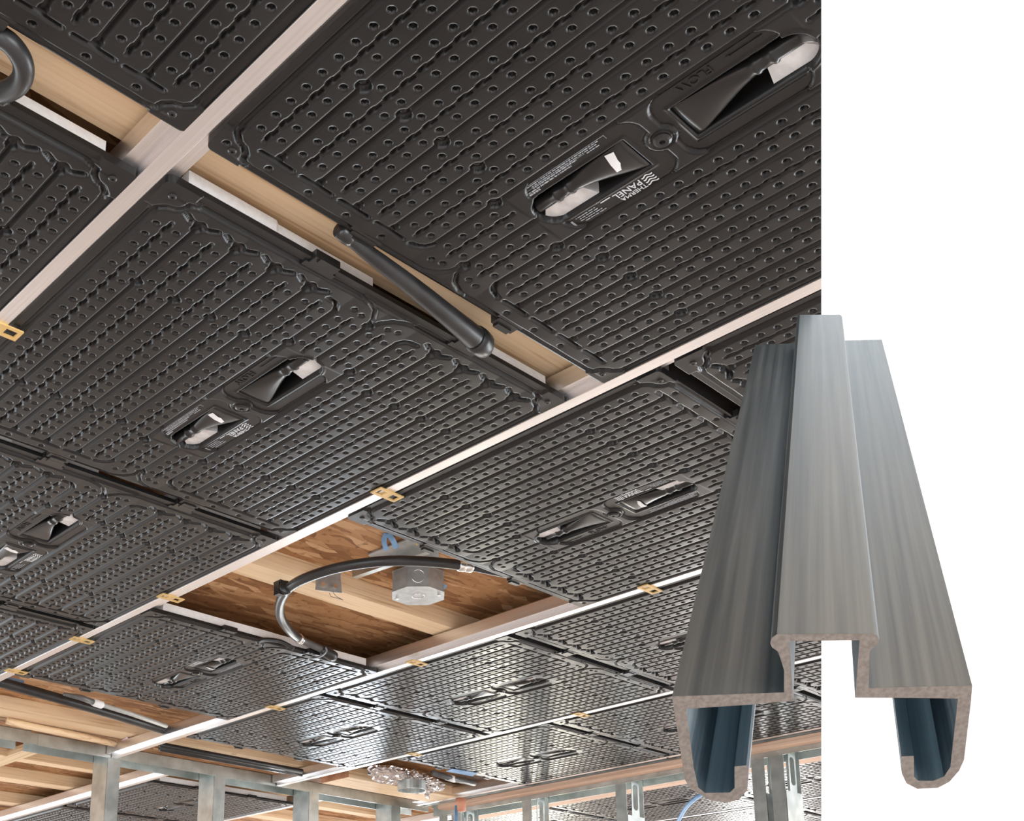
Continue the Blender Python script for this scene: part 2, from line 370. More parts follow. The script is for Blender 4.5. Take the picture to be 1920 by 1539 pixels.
# ------------------------------------------------------------------ the radiant panel
def smooth01(t): t = np.clip(t, 0, 1); return t*t*(3-2*t)
def panel_mesh():
    U0, V0, V1 = 294.3, -289.0, 298.0
    us = np.arange(-225, 226)*(47/36.0); us = us[(us > -U0) & (us < U0)]; us = np.concatenate([[-U0], us, [U0]])
    vs = np.arange(-230, 235)*(21.43/16); vs = vs[(vs > V0) & (vs < V1)]; vs = np.concatenate([[V0], vs, [V1]])
    V, U = np.meshgrid(vs, us, indexing='ij')
    D = np.zeros_like(V)
    def put(d):
        np.maximum(D, d, out=D)
    def seg(p0, p1, w, dep):
        (a, b), (c, d) = p0, p1
        dv, du = c-a, d-b; L = dv*dv+du*du+1e-9
        t = np.clip(((V-a)*dv+(U-b)*du)/L, 0, 1)
        dist = np.hypot(V-a-t*dv, U-b-t*du)
        put(dep*smooth01((w-dist)/(w*.55)))
    def poly(pts, w, dep):
        for p, q in zip(pts[:-1], pts[1:]): seg(p, q, w, dep)
    GW, GD = 3.0, 6.0
    # straight weld lines with T ends
    for k in range(-5, 6):
        u = 47.0*k
        if abs(k) >= 2:
            seg((-257, u), (262, u), GW, GD)
            poly([(267, u-19), (262, u-11), (260, u), (261, u+10), (266, u+18)], 4.6, GD+.6)
            seg((254, u), (262, u), 7, GD)
            seg((-259, u-18), (-259, u+18), 3.4, GD)
            seg((-251, u), (-258, u), 4.6, GD)
        elif abs(k) == 1:
            seg((-244, u), (245, u), GW, GD)
            poly([(245, u), (253, u+4*k), (257, u+10*k), (258, u+20*k)], 3.8, GD)
            poly([(-244, u), (-252, u+4*k), (-256, u+9*k), (-259, u+19*k)], 3.8, GD)
        else:
            seg((146, 0), (248, 0), GW, GD); seg((-248, 0), (-146, 0), GW, GD)
    # scalloped lines
    for k in range(-6, 6):
        u = 47.0*k+23.5
        rngs = [(-247, 247)] if abs(u) > 30 else [(157, 246), (-246, -157)]
        for a, b in rngs:
            du = U-u-.5*np.sin(2*PI*V/21.43)
            dv = np.maximum(np.maximum(a-V, V-b), 0)
            wd = 2.9+.7*np.cos(2*PI*V/21.43)
            put((GD-.2)*smooth01((wd-np.hypot(du, dv))/(wd*.55)))
    # dimples
    def dimple(v, u, r=4.0, dep=6.0):
        i0, i1 = np.searchsorted(vs, [v-r-1, v+r+1]); j0, j1 = np.searchsorted(us, [u-r-1, u+r+1])
        s_ = np.s_[i0:i1, j0:j1]
        d = np.hypot(V[s_]-v, U[s_]-u)
        D[s_] = np.maximum(D[s_], dep*smooth01((r-d)/(r*.5)))
    for k in range(-6, 6):
        for sgn in (-1, 1):
            u = 47.0*k+23.5+sgn*11.4
            for j in range(-11, 12):
                v = 21.43*j
                if abs(u) < 44 and abs(v) < 156: continue
                dimple(v, u)
        if abs(47*k) >= 90: dimple(-272, 47.0*k)
    for u in (235,): dimple(-272, u)
    for sv in (-1, 1):
        for u in (-33, 33): dimple(sv*262, u)
        for u in (-20, 20): dimple(sv*259, u)
    # border line with notched corners and the dip to the middle boss
    for su in (-1, 1):
        seg((-244, 283*su), (246, 283*su), 4.0, 5.5)
        for sv, vb in ((1, 284), (-1, -283)):
            poly([(sv*(abs(vb)-38), 283*su), (sv*256, 281.5*su), (sv*263, 275*su), (sv*266, 267*su), (sv*272, 261*su), (sv*280, 259*su), (vb, 247*su)], 4.0, 5.0)
            seg((vb, 247*su), (vb, 42*su), 4.0, 5.5)
            poly([(vb, 42*su), (vb-sv*2, 28*su), (vb-sv*9, 14*su), (sv*262, 5*su), (sv*249, 1.5*su)], 3.2, 4.0)
    # flange beyond the border sits a little higher, corner pads stay flush
    out = np.maximum(np.abs(U)-285.5, np.maximum(V-286.5, -285.5-V))
    padm = (np.abs(U) > 256) & (np.abs(V) > 255)
    D2 = 2.6*smooth01(out/2.0); D2[padm] = 0
    np.maximum(D, D2, out=D)
    # bosses
    def boss(v, u, r=8.0):
        d = np.hypot(V-v, U-u)
        put(7.0*smooth01((r-d)/(r*.35)))
        D[:] = np.where(d < r*.62, np.minimum(D, 7.0-3.0*smooth01((r*.62-d)/(r*.45))), D)
    for k in range(-5, 6):
        for sv in (-1, 1):
            boss(sv*(138 if abs(k) >= 2 else 160 if abs(k) == 1 else 247), 47.0*k)
    # S-shaped recess in the middle: two lobes round a screw island
    def rbox(v0, v1, hu, r):
        cv, hv = (v0+v1)/2, (v1-v0)/2
        qv, qu = np.abs(V-cv)-hv+r, np.abs(U)-hu+r
        return np.hypot(np.maximum(qv, 0), np.maximum(qu, 0))+np.minimum(np.maximum(qv, qu), 0)-r
    isl = 15-np.hypot(V, U)
    for v0, v1 in ((-132, -4), (9, 131)):
        d = np.maximum(rbox(v0, v1, 44.5, 20), isl)
        lobe = smooth01((-d)/2.2)
        keep = (d < 0)
        D[:] = np.where(keep, np.maximum(3.0*lobe, 0), D)
        rim = np.abs(d+.6)
        put(3.9*smooth01((2.2-rim)/2.0))
    d = np.abs(np.hypot(V-1, U)-10); put(2.2*smooth01((1.8-d)/1.5))
    # deep port openings
    for v0, v1 in ((-144, -24), (25, 149)):
        r = 20.0
        d = rbox(v0, v1, 22.5, r)
        if v0 < 0: d = np.maximum(rbox(v0, v1+20, 22.5, r), V+26)
        else: d = np.maximum(rbox(v0-20, v1, 22.5, r), 25-V)
        put(27*smooth01((-d+.4)/2.4))
        lip = np.abs(d-2.6); D[:] = np.where((lip < 2.4) & (d > -.3), D-1.3*smooth01((2.4-lip)/2.2), D)
    # slight pillow between lines
    D -= .55*np.abs(np.sin(PI*U/47.0))*(np.maximum(np.abs(U), np.abs(V)) < 280)*((np.abs(U) > 46) | (np.abs(V) > 150))
    nv, nu = V.shape
    co = np.stack([V, U, D], -1).reshape(-1, 3)/1000.0
    for sv, vc in ((1, V1-8), (-1, V0+8)):          # rounded corners
        for su in (-1, 1):
            uc = su*(U0-8)
            dv, du = co[:, 0]*1000-vc, co[:, 1]*1000-uc
            k = (dv*sv > 0) & (du*su > 0) & (np.hypot(dv, du) > 8)
            q = 8/np.hypot(dv[k], du[k]); co[k, 0] = (vc+dv[k]*q)/1000; co[k, 1] = (uc+du[k]*q)/1000
    idx = np.arange(nv*nu).reshape(nv, nu)
    quads = np.stack([idx[:-1, :-1], idx[:-1, 1:], idx[1:, 1:], idx[1:, :-1]], -1).reshape(-1, 4)   # normals face down
    # upturned skirt
    ring = np.concatenate([idx[0, :-1], idx[:-1, -1], idx[-1, :0:-1], idx[:0:-1, 0]])
    sk = co[ring].copy(); sk[:, 2] = .0085
    base = len(co); co = np.concatenate([co, sk]); n = len(ring); a = ring; b = np.roll(ring, -1)
    sa = base+np.arange(n); sb = np.roll(sa, -1)
    quads = np.concatenate([quads, np.stack([b, a, sa, sb], -1)])
    me = bpy.data.meshes.new('panel_sheet')
    me.vertices.add(len(co)); me.vertices.foreach_set('co', co.ravel())
    me.loops.add(quads.size); me.loops.foreach_set('vertex_index', quads.ravel().astype(np.int32))
    me.polygons.add(len(quads)); me.polygons.foreach_set('loop_start', np.arange(0, quads.size, 4, dtype=np.int32))
    me.polygons.foreach_set('loop_total', np.full(len(quads), 4, dtype=np.int32))
    sm = np.ones(len(quads), bool); sm[-n:] = False
    me.polygons.foreach_set('use_smooth', sm)
    me.materials.append(M['plastic']); me.update(calc_edges=True); me.validate()
    return me
SHEET = panel_mesh()

def funnel_mesh():
    """flattened mouth (v=0) narrowing to a round neck, with collar beads; runs along +v"""
    m = MB(); seg = 22; rings = []
    for i in range(13):
        t = i/12.0; s = t*t*(3-2*t)
        hw = (23.5*(1-t)+7.6*t)/1000; hh = (1.4*(1-s)+7.6*s)/1000; zc = (4.2*(1-s)+10.5*s)/1000; uc = -4.5*s/1000
        rings.append((.070*t, uc, zc, hw, hh))
    for v, r in ((.0715, 8.8), (.0745, 8.8), (.076, 7.6), (.086, 7.6), (.0875, 8.8), (.0905, 8.8), (.092, 7.2), (.113, 7.2)):
        rings.append((v, -.0045, .0105, r/1000, r/1000))
    vs = [(v, uc+hw*math.cos(2*PI*k/seg), zc+hh*math.sin(2*PI*k/seg)) for v, uc, zc, hw, hh in rings for k in range(seg)]
    n = len(rings)
    fs = [(i*seg+k, (i+1)*seg+k, (i+1)*seg+(k+1) % seg, i*seg+(k+1) % seg) for i in range(n-1) for k in range(seg)]
    fs += [tuple(range(seg))]
    m.add(vs, fs); return m.mesh('port_funnel', 'plastic_dark', True)
FUNNEL = funnel_mesh()
def funnel_flip():
    me = FUNNEL.copy()
    for v in me.vertices: v.co.x *= -1
    me.flip_normals(); return me
FUNNEL_R = funnel_flip()
def rounded_slab(v0, v1, u0, u1, z0, z1, r, right=True):
    pts = []
    cs = [(v1-r, u0+r, -90, 0), (v1-r, u1-r, 0, 90)] if right else [(v0+r, u1-r, 90, 180), (v0+r, u0+r, 180, 270)]
    body = []
    for cv, cu, a0, a1 in cs:
        for k in range(6):
            a = math.radians(a0+(a1-a0)*k/5); body.append((cv+r*math.cos(a), cu+r*math.sin(a)))
    if right: pts = [(v0+.006, u0)]+body+[(v0, u1), ]
    else: pts = body+[(v1-.008, u0), (v1, u1)]
    return MB().prism([(a, b, 0) for a, b in pts], (0, 0, z0), (0, 0, z1))
FOAM_A = rounded_slab(-.1425, -.086, .0000, .0215, .0075, .020, .0135, right=False).mesh('foam_plug', 'foam_cut')
FOAM_B = rounded_slab(.100, .1475, -.001, .0215, .0065, .020, .0135, right=True).mesh('foam_plug', 'foam_cut')
# insulation slab with irregular, stepped edges on the two short sides
def slab_mesh():
    pts = []
    for a in np.linspace(-.262, .262, 12): pts.append((-.284+(.002*rng.random()), a))
    for a, x in ((.262, .2895), (.145, .2895), (.145, .281), (.095, .281), (.095, .262), (-.03, .262), (-.03, .289), (-.16, .289), (-.165, .293), (-.27, .293)):
        pts.append((x, a))
    pts.append((-.2, -.27))
    e = .00005; i0, i1, j0 = -.150, .155, .030       # opening round the ports, reached by a hairline cut
    key = [(-.2, -.27), (i0-e, -j0), (i0, j0), (i1, j0), (i1, -j0), (i0+e, -j0), (-.2+2*e, -.27)]
    pts = pts[:-1]+key[::-1]
    return MB().prism([(a, b, 0) for a, b in pts], (0, 0, .0088), (0, 0, .027)).mesh('insulation', 'foam')
SLAB = slab_mesh()
TRIM = MB().box(-.2885, -.2865, -.268, .268, .004, .026).mesh('edge_trim', 'plastic_dark')
def disc_mesh(name, r, h, mat, seg=14, dome=.6):
    m = MB(); rings = [(r, 0), (r, -h*.5), (r*.7, -h), (r*.32, -h), (r*.25, -h*.45)]
    vs = [(rr*math.cos(2*PI*k/seg), rr*math.sin(2*PI*k/seg), z) for rr, z in rings for k in range(seg)]
    fs = [(i*seg+(k+1) % seg, i*seg+k, (i+1)*seg+k, (i+1)*seg+(k+1) % seg) for i in range(len(rings)-1) for k in range(seg)]
    fs += [tuple((len(rings)-1)*seg+k for k in range(seg))[::-1]]
    return m.add(vs, fs).mesh(name, mat)
SCREW = disc_mesh('screw', .0042, .0022, 'plastic_dark')
SCREW_C = disc_mesh('screw', .0085, .0035, 'plastic_dark', 18)
LATCH = MB().box(-.004, .009, -.016, .016, .0005, .010).box(.003, .011, -.011, .011, -.0015, .004).box(-.012, -.004, -.020, .020, .001, .006).mesh('latch', 'plastic_dark')
STICK = MB().add([(-.0535, .006, .0018), (-.0465, .009, .0042), (-.0435, -.006, .0020), (-.0405, -.0165, .0030), (-.0495, -.0185, .0030), (-.0515, -.0065, .0012)],
                 [(0, 1, 2, 5), (5, 2, 3, 4)]).mesh('sticker', 'paper')
def text_mesh(parts, name, mat, extrude=.0):
    dst = MB(); obs = []
    for body, size, v, u, sx, ex in parts:
        cu = bpy.data.curves.new('t', 'FONT'); cu.body = body; cu.size = size; cu.extrude = ex; cu.resolution_u = 3
        o = bpy.data.objects.new('t', cu); COL.objects.link(o)
        bpy.context.view_layer.update()
        dg = bpy.context.evaluated_depsgraph_get()
        me = bpy.data.meshes.new_from_object(o.evaluated_get(dg))
        vs = [(v-p.co.x*sx, u+p.co.y, -p.co.z) for p in me.vertices]      # reads towards -v, seen from below
        dst.add(vs, [tuple(p.vertices) for p in me.polygons])
        bpy.data.objects.remove(o); bpy.data.curves.remove(cu); bpy.data.meshes.remove(me)
    return dst, name, mat
d, n_, m_ = text_mesh([('THERMA', .0072, -.0445, .0385, 1.05, .0002), ('PANEL', .0108, -.0455, .0295, 1.0, .0002)], 'logo', 'print')
for q in range(4):   # wave emblem: four rippling stripes
    u0 = .0300+.0037*q
    pth = [(-.0315-.0015*k, u0+.0011*math.sin(k*1.05+.3), -.0002) for k in range(9)]
    for (a, b, c), (e, f, g) in zip(pth[:-1], pth[1:]):
        d.add([(a, b-.0008, c), (e, f-.0008, c), (e, f+.0008, c), (a, b+.0008, c)], [(0, 3, 2, 1)])
d.box(-.0905, -.0795, .0286, .0297, -.0004, 0)
LOGO = d.mesh('logo', 'print')
# small print that cannot be read at this distance: rows of short dashes
d = MB()
def dashes(v0, v1, u, h):
    v = v0
    while v < v1:
        L = random.uniform(.0012, .0055); d.box(v, min(v+L, v1), u-h/2, u+h/2, -.0003, 0); v += L+random.uniform(.0006, .0014)
dashes(-.126, -.042, -.0385, .0011); dashes(-.122, -.045, -.0362, .0009); dashes(-.122, -.070, -.0338, .0012); dashes(-.130, -.078, -.0312, .0014); dashes(-.131, -.118, -.0285, .0022); dashes(-.058, -.044, -.0335, .0010)
for (a, b, c, e) in ((-.130, -.034, -.0405, -.0402), (-.130, -.060, -.0348, -.0346), (-.0343, -.034, -.0405, -.0352), (-.130, -.1297, -.0405, -.0350)):
    d.box(a, b, c, e, -.0003, 0)
for q, (a, b) in enumerate(((-.122, -.098), (-.119, -.097), (-.120, -.094), (-.116, -.091))): dashes(a, b, .0300+.0030*q, .0010)
d.box(-.1285, -.1265, .0300, .0400, -.0003, 0)
PRINT = d.mesh('small_print', 'print_dim')
d, n_, m_ = text_mesh([('FLOW', .0125, .0755, -.0395, 1.05, .0006)], 'flow_marking', 'plastic')
d.box(.092, .122, -.0362, -.0354, -.0006, 0); d.add([(.092, -.0375, -.0006), (.087, -.0358, -.0006), (.092, -.0341, -.0006)], [(0, 1, 2)])
for v0, v1, uu in ((.026, .128, -.0425), (.026, .128, -.0255), (.020, .126, .0285), (.020, .126, .0425)): d.box(v0, v1, uu-.0003, uu+.0003, -.0005, 0)
FLOWM = d.mesh('flow_marking', 'plastic')

def panel(xc, yc, rot, label, group='black radiant ceiling panels', sticker=False, z=ZP, detail=2, tilt=0.0, trim=True):
    t = thing('radiant_panel', label, 'ceiling panel', (xc, yc, z), PI if rot else 0, group)
    if tilt: t.rotation_euler[1] = tilt
    sh = link('sheet', SHEET, t); link('insulation', SLAB, t)
    if trim: link('edge_trim', TRIM, t)
    link('port_funnel', FUNNEL, t, (.026, 0, 0)); fr = link('port_funnel', FUNNEL_R, t, (-.027, 0, 0))
    link('foam_plug', FOAM_A, t); link('foam_plug', FOAM_B, t)
    link('latch', LATCH, t, (.295, -.105, 0)); link('latch', LATCH, t, (.295, .112, 0))
    link('latch', LATCH, t, (-.288, -.105, 0), PI); link('latch', LATCH, t, (-.288, .112, 0), PI)
    if detail >= 1:
        link('screw', SCREW_C, t, (.001, 0, .0005))
        for a, b in ((.280, -.279), (.280, .276), (-.276, .273), (-.276, -.273)): link('screw', SCREW, t, (a, b, .0005))
        link('logo', LOGO, sh, (0, 0, .0027)); link('small_print', PRINT, sh, (0, 0, .0027))['kind'] = 'stuff'; link('flow_marking', FLOWM, sh, (0, 0, .0027))['kind'] = 'stuff'
    if sticker: link('sticker', STICK, fr, (.027, 0, 0))
    return t
YC = lambda k: .7699+.6096*k
panel(-.486, YC(-1)+.0005, 0, 'black radiant panel with a thick hose looping out of its edge')
panel(-1.150, YC(-1)+.0005, 0, 'black radiant panel whose white foam edge faces the looping hose')
panel(-.4871, YC(0)+.0009, 0, 'black radiant panel with the tapered hose leaving its edge and a stickered port', sticker=True)
panel(-1.1324, YC(0), 0, 'black radiant panel receiving the tapered hose, white foam along its edge', sticker=True)
panel(-1.738, YC(0), 0, 'black radiant panel across a narrow gap from the one receiving the tapered hose', sticker=True)
panel(-2.345, YC(0), 0, 'black radiant panel with no sticker, two rows on from the tapered hose gap')
panel(-.393, YC(1), 1, 'black radiant panel behind the top of the big aluminium channel')
panel(-.9997, YC(1)+.0015, 1, 'black radiant panel the bay hose runs to, its white sticker on the upper port', sticker=True)
panel(-2.166, YC(1), 1, 'black radiant panel between the open bay and the bare furring by the stud wall', sticker=True, trim=False)
HID = 'black radiant panel almost wholly hidden behind the big aluminium channel'
for xc, lb in ((-.585, HID), (-1.190, 'black radiant panel across the rail from the bay hose panel, cut by the channel'),
               (-1.795, 'black radiant panel across the rail from the open bay, bright streak beside its ports'),
               (-2.403, 'black radiant panel with a bluish reflection, last before the furring by the stud wall')):
    panel(xc, YC(2), 1, lb, sticker=xc < -1.5)
for xc, lb in ((-.995, HID), (-1.600, 'black radiant panel along the red board, cut by the leg of the channel'),
               (-2.203, 'black radiant panel with blue tape on its edge beside the foil duct')):
    panel(xc, YC(3), 1, lb, detail=1)
FARG = 'black radiant ceiling panels'
FARL = 'black radiant panel seen past the studs under the red boards'
panel(-3.585, 2.245, 1, 'black radiant panel past the steel studs, white foam on its edge', FARG, detail=0, trim=False)
panel(-4.19, 2.245, 1, 'black radiant panel farther past the steel studs beside bare furring', FARG, detail=0)
for xc in (-3.0, -2.4, -1.795, -1.19):
    for yc in (3.475, 4.085): panel(xc, yc, 1, FARL, FARG, detail=0)
rail(1.925, -6.0, -3.165, 'aluminium rail in the room behind the steel stud wall')
rail(2.553, -6.0, -3.165, 'aluminium rail in the room behind the steel stud wall')
rail(3.165, -5.0, .9, 'aluminium rail just behind the stud wall with red boards')
rail(3.78, -5.0, .9, 'aluminium rail farther behind the stud wall with red boards')

# ------------------------------------------------------------------ yellow clips on the rails
CLIP = MB()
for (x0, x1, y0, y1) in ((-.0115, .0115, -.0235, -.0190), (-.0115, .0115, .0190, .0235), (-.0115, -.0065, -.019, .019), (.0065, .0115, -.019, .019), (-.0065, .0065, -.0055, .0055)):
    CLIP.box(x0, x1, y0, y1, -.0022, 0)
CLIPM = CLIP.mesh('rail_clip', 'clip')
for x_, k in ((-1.174, 1), (-1.188, 2), (-1.787, 2), (-2.125, 2), (-2.427, 2), (-1.148, 3), (-1.763, 3), (-2.275, 3), (-1.792, 4), (-2.411, 4)):
    o = link('rail_clip', CLIPM, None, (x_, YR[k]+.004, ZP-.0007))
    tag(o, 'yellow plastic clip with two square holes snapped across an aluminium rail', 'clip', 'yellow rail clips')

# ------------------------------------------------------------------ big aluminium channel in front of the white margin board
PB = cam2w(P0c)
ch = thing('aluminium_channel', 'large brushed aluminium top-hat channel with hooked legs beside the white margin board', 'channel', tuple(PB))
rw = RT*Rc[0]+UP*Rc[1]+FW*Rc[2]; uw = RT*Uc[0]+UP*Uc[1]+FW*Uc[2]; aw = RT*Lc[0]+UP*Lc[1]+FW*Lc[2]
# level the object axes with the bar so that the brushing runs along it
zq = aw/np.linalg.norm(aw); xq = rw-zq*(rw@zq); xq /= np.linalg.norm(xq); yq = np.cross(zq, xq)
ch.rotation_euler = Matrix(((xq[0], yq[0], zq[0]), (xq[1], yq[1], zq[1]), (xq[2], yq[2], zq[2]))).to_euler()
def loc_(p): return (p@xq, p@yq, p@zq)
near = [loc_(a*rw+b*uw) for a, b in pl]; far = [loc_(a*rw+b*uw+aw) for a, b in pl]
n = len(pl); body = MB()
body.add(near+far, [(i, n+i, n+(i+1) % n, (i+1) % n) for i in range(n)])
body.add(far, [tuple(range(n))])
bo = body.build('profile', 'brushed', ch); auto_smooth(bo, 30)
nd = np.array(loc_(np.cross(rw, uw)))*.00005
fc = MB().add([np.array(p)+nd for p in near], [tuple(range(n))[::-1]]).build('cut_face', 'sawn', ch)
fc['label'] = 'sawn brownish grey end face'

# ------------------------------------------------------------------ steel stud walls
def track_y(m, x0, x1, y0, y1, z0, z1, t=.0015):     # runs along Y, open below
    m.box(x1-t, x1, y0, y1, z0, z1); m.box(x0, x0+t, y0, y1, z0, z1); m.box(x0, x1, y0, y1, z1-t, z1)
def track_x(m, x0, x1, y0, y1, z0, z1, t=.0015):
    m.box(x0, x1, y0, y0+t, z0, z1); m.box(x0, x1, y1-t, y1, z0, z1); m.box(x0, x1, y0, y1, z1-t, z1)
WX1, WX0 = -3.066, -3.160
wl = struct(link('wall_left', None))
m = MB(); yj = at(92, 1385)[1]
track_y(m, WX0, WX1, yj+.012, 2.99, ZP-.001, ZP+.036); m.build('track', 'steel', wl)
m = MB(); track_y(m, WX0, WX1+.003, -3.9, yj-.012, ZP+.0, ZP+.038); m.build('track', 'steel', wl)
m = MB(); m.box(WX1-.004, WX1-.002, yj-.05, yj+.05, ZP+.003, ZP+.034); m.build('splice_plate', 'steel', wl)
SLOT = [(.011*math.cos(a), .030*(1 if math.sin(a) > 0 else -1)+.011*math.sin(a)) for a in [2*PI*k/16+.01 for k in range(16)]]
def web_with_slot(m, plane, c, a0, a1, z0, z1, slots):
    """thin web across a0..a1 with oval knock-out holes at heights in slots"""
    ac = (a0+a1)/2
    def P(a, z, off): return (c+off, a, z) if plane == 'X' else (a, c+off, z)
    zs = sorted(slots); zprev = z0
    for off in (0, .0012):
        zprev = z0
        for s in zs:
            m.add([P(a0, zprev, off), P(a1, zprev, off), P(a1, s-.06, off), P(a0, s-.06, off)], [(0, 1, 2, 3)])
            n = len(SLOT); ring = [P(ac+u*1.15, s+v, off) for u, v in SLOT]
            outer = []
            for u, v in SLOT:
                k = max(abs(u)/((a1-a0)/2), abs(v)/.06); outer.append(P(ac+u/k, s+v/k, off))
            m.add(ring+outer, [(i, (i+1) % n, n+(i+1) % n, n+i) for i in range(n)])
            zprev = s+.06
        m.add([P(a0, zprev, off), P(a1, zprev, off), P(a1, z1, off), P(a0, z1, off)], [(0, 1, 2, 3)])
def stud_left(y):     # stud in the wall running along Y: web faces -Y, flanges face +-X
    m = MB(); zt = ZP+.03
    web_with_slot(m, 'Y', y, WX0+.004, WX1-.003, .002, zt, [.35, .95, 1.6])
    for xa, xb in ((WX1-.003, WX1-.0045), (WX0+.003, WX0+.0045)):
        m.box(min(xa, xb), max(xa, xb), y, y+.042, .002, zt)
        s = -1 if xa > -3.1 else 1
        m.box(min(xb, xb+s*.012), max(xb, xb+s*.012), y+.0405, y+.042, .002, zt)
    m.build('stud', 'steel', wl)
for x_, y_ in ((178, 1420), (394, 1450), (577, 1480), (743, 1505)):
    yy = at(x_, y_)[1]; stud_left(yy+.028)
stud_left(1.22); stud_left(.80)
m = MB(); track_y(m, WX0, WX1, -3.9, 2.99, .0, .03); m.build('floor_track', 'steel', wl)

WY0, WY1 = 2.950, 3.045
wb = struct(link('wall_back', None))
m = MB(); track_x(m, -3.0, 4.0, WY0, WY1, ZP-.034, ZP+.002); m.build('track', 'steel', wb)
m = MB(); track_x(m, -3.0, 4.0, YR[5]-.003, YR[5]+.043, ZP-.002, ZP+.036); m.build('track', 'steel', wb)
m = MB(); m.box(-2.93, 4.0, 2.905, 2.949, ZP-.0185, ZP-.0015); m.build('board', 'redwood', wb)
m = MB(); m.box(-2.93, 4.0, 3.046, 3.12, ZP-.030, ZP-.006); m.build('board', 'redwood', wb)
def stud_back(x, slots=(.4, 1.0, 1.6, ZP-.075)):
    m = MB(); zt = ZP-.003
    web_with_slot(m, 'X', x, WY0+.003, WY1-.003, .002, zt, slots)
    for ya, yb in ((WY0+.002, WY0+.0035), (WY1-.0035, WY1-.002)):
        m.box(x-.041, x, ya, yb, .002, zt)
    m.box(x-.041, x-.0395, WY0+.0035, WY0+.013, .002, zt)
    m.build('stud', 'steel', wb)
for xs in (-2.53, -2.14, -1.66, -1.60, -1.24, -.83, -.42): stud_back(xs)
stud_back(-2.93); stud_back(-2.86)
m = MB(); track_x(m, -3.0, 4.0, WY0, WY1, 0, .03); m.build('floor_track', 'steel', wb)

# ------------------------------------------------------------------ hoses and small hardware
# tapered hose in the gap
pts = [at(648, 440, .004), at(690, 474, .000), at(770, 535, -.004), at(850, 600, -.006), at(893, 636, -.004)]
pth = smooth_path(pts, 5); n = len(pth)
t = thing('tapered_hose', 'black tapered rubber hose bridging the gap between two panels over bare lumber', 'hose', tuple(pts[2]))
loc = lambda P: [np.array(p)-pts[2] for p in P]
MB().tube(loc(pth), [.0062+.0078*(i/(n-1)) for i in range(n)], 18).build('hose', 'rubber', t, True)
dr = pts[-1]-pts[-2]; dr /= np.linalg.norm(dr)
MB().tube(loc([pts[-1]-dr*.004, pts[-1]+dr*.004, pts[-1]+dr*.012, pts[-1]+dr*.020+[-.004, 0, .002], pts[-1]+dr*.026+[-.010, 0, .006]]), [.0152, .0160, .0155, .013, .008], 18).build('end_cap', 'rubber', t, True)
MB().tube(loc([pts[0]-dr*.010, pts[0]+dr*.004, pts[0]+dr*.012]), [.0085, .0088, .0072], 14).build('collar', 'plastic_dark', t, True)
# looping hose at the first gap
pts = [at(-60, 40, .010), at(-12, 62, .006), at(22, 84, .0), at(43, 118, -.004), at(40, 150, -.004), at(14, 170, .0), at(-25, 172, .006), at(-70, 165, .012)]
o = MB().tube(smooth_path(pts, 7), .0088, 18).build('loop_hose', 'rubber', None, True)
tag(o, 'thick black hose looping out of the gap beside bare lumber and white foam', 'hose')
o = MB().tube([at(-12, 180, .004), at(6, 184, .003), at(18, 187, .004)], [.006, .007, .004], 10).build('hose_plug', 'plastic_dark', None, True)
tag(o, 'small black plug under the looping hose', 'plug')

# bay hose with crimp rings, clamp and boot
HB = [atx(985, 1083, -1.317), atx(930, 1073, -1.317), atx(872, 1061, -1.332), at(800, 1053, .010), at(720, 1052, .004), at(640, 1063, .003), at(575, 1083, .002), at(541, 1103, .002), at(526, 1128, .004), at(526, 1155, .006), at(541, 1180, .006), atx(562, 1198, -1.857), atx(598, 1215, -1.858), atx(618, 1226, -1.858)]
base = HB[5]
t = thing('bay_hose', 'black hose curving through the open bay with two silver crimp rings', 'hose', tuple(base))
L2 = lambda P: [np.array(p)-base for p in P]
pth = smooth_path(HB, 7)
i1 = 14; i2 = 11*7
MB().tube(L2(pth[i1:i2+1]), .0092, 16).build('hose', 'rubber', t, True)
MB().tube(L2(pth[:i1+1]), .0068, 14).build('hose_tail', 'rubber', t, True)
MB().tube(L2(pth[i2:i2+12]), .0076, 14).build('hose_tail', 'rubber_grey', t, True)
def ringseg(c, dirv, l, r):
    dirv = dirv/np.linalg.norm(dirv)
    return MB().tube(L2([c-dirv*l, c-dirv*l*.9, c-dirv*.1*l, c, c+dirv*.1*l, c+dirv*l*.9, c+dirv*l]), [r*.93, r, r, r*.9, r, r, r*.93], 16)
ringseg(atx(872, 1061, -1.332), HB[2]-HB[3], .0140, .0108).build('crimp_ring', 'bright', t, True)
ringseg(atx(562, 1198, -1.857), HB[11]-HB[10], .0105, .0106).build('crimp_ring', 'bright', t, True)
c = at(535, 1103, .002); dv = HB[8]-HB[7]; dv /= np.linalg.norm(dv)
MB().tube(L2([c-dv*.009, c-dv*.008, c+dv*.008, c+dv*.009]), [.0105, .0125, .0125, .0105], 16).build('clamp', 'plastic_dark', t, True)
q = at(524, 1103, .002)-base
MB().box(q[0]-.009, q[0]+.006, q[1]-.006, q[1]+.006, q[2]-.013, q[2]+.012).box(q[0]-.012, q[0]+.009, q[1]-.005, q[1]+.005, q[2]+.009, q[2]+.014).build('clamp_ear', 'plastic_dark', t)
MB().tube(L2([atx(603, 1216, -1.857), atx(608, 1220, -1.857), atx(622, 1229, -1.857), atx(628, 1231, -1.857)]), [.0100, .0120, .0125, .0105], 16).build('boot', 'rubber', t, True)
MB().tube(L2(smooth_path([at(611, 1213, -.002), at(612, 1222, -.008), at(600, 1231, -.007), at(582, 1234, -.003)], 5)), .0018, 8).build('strap', 'rubber_grey', t, True)
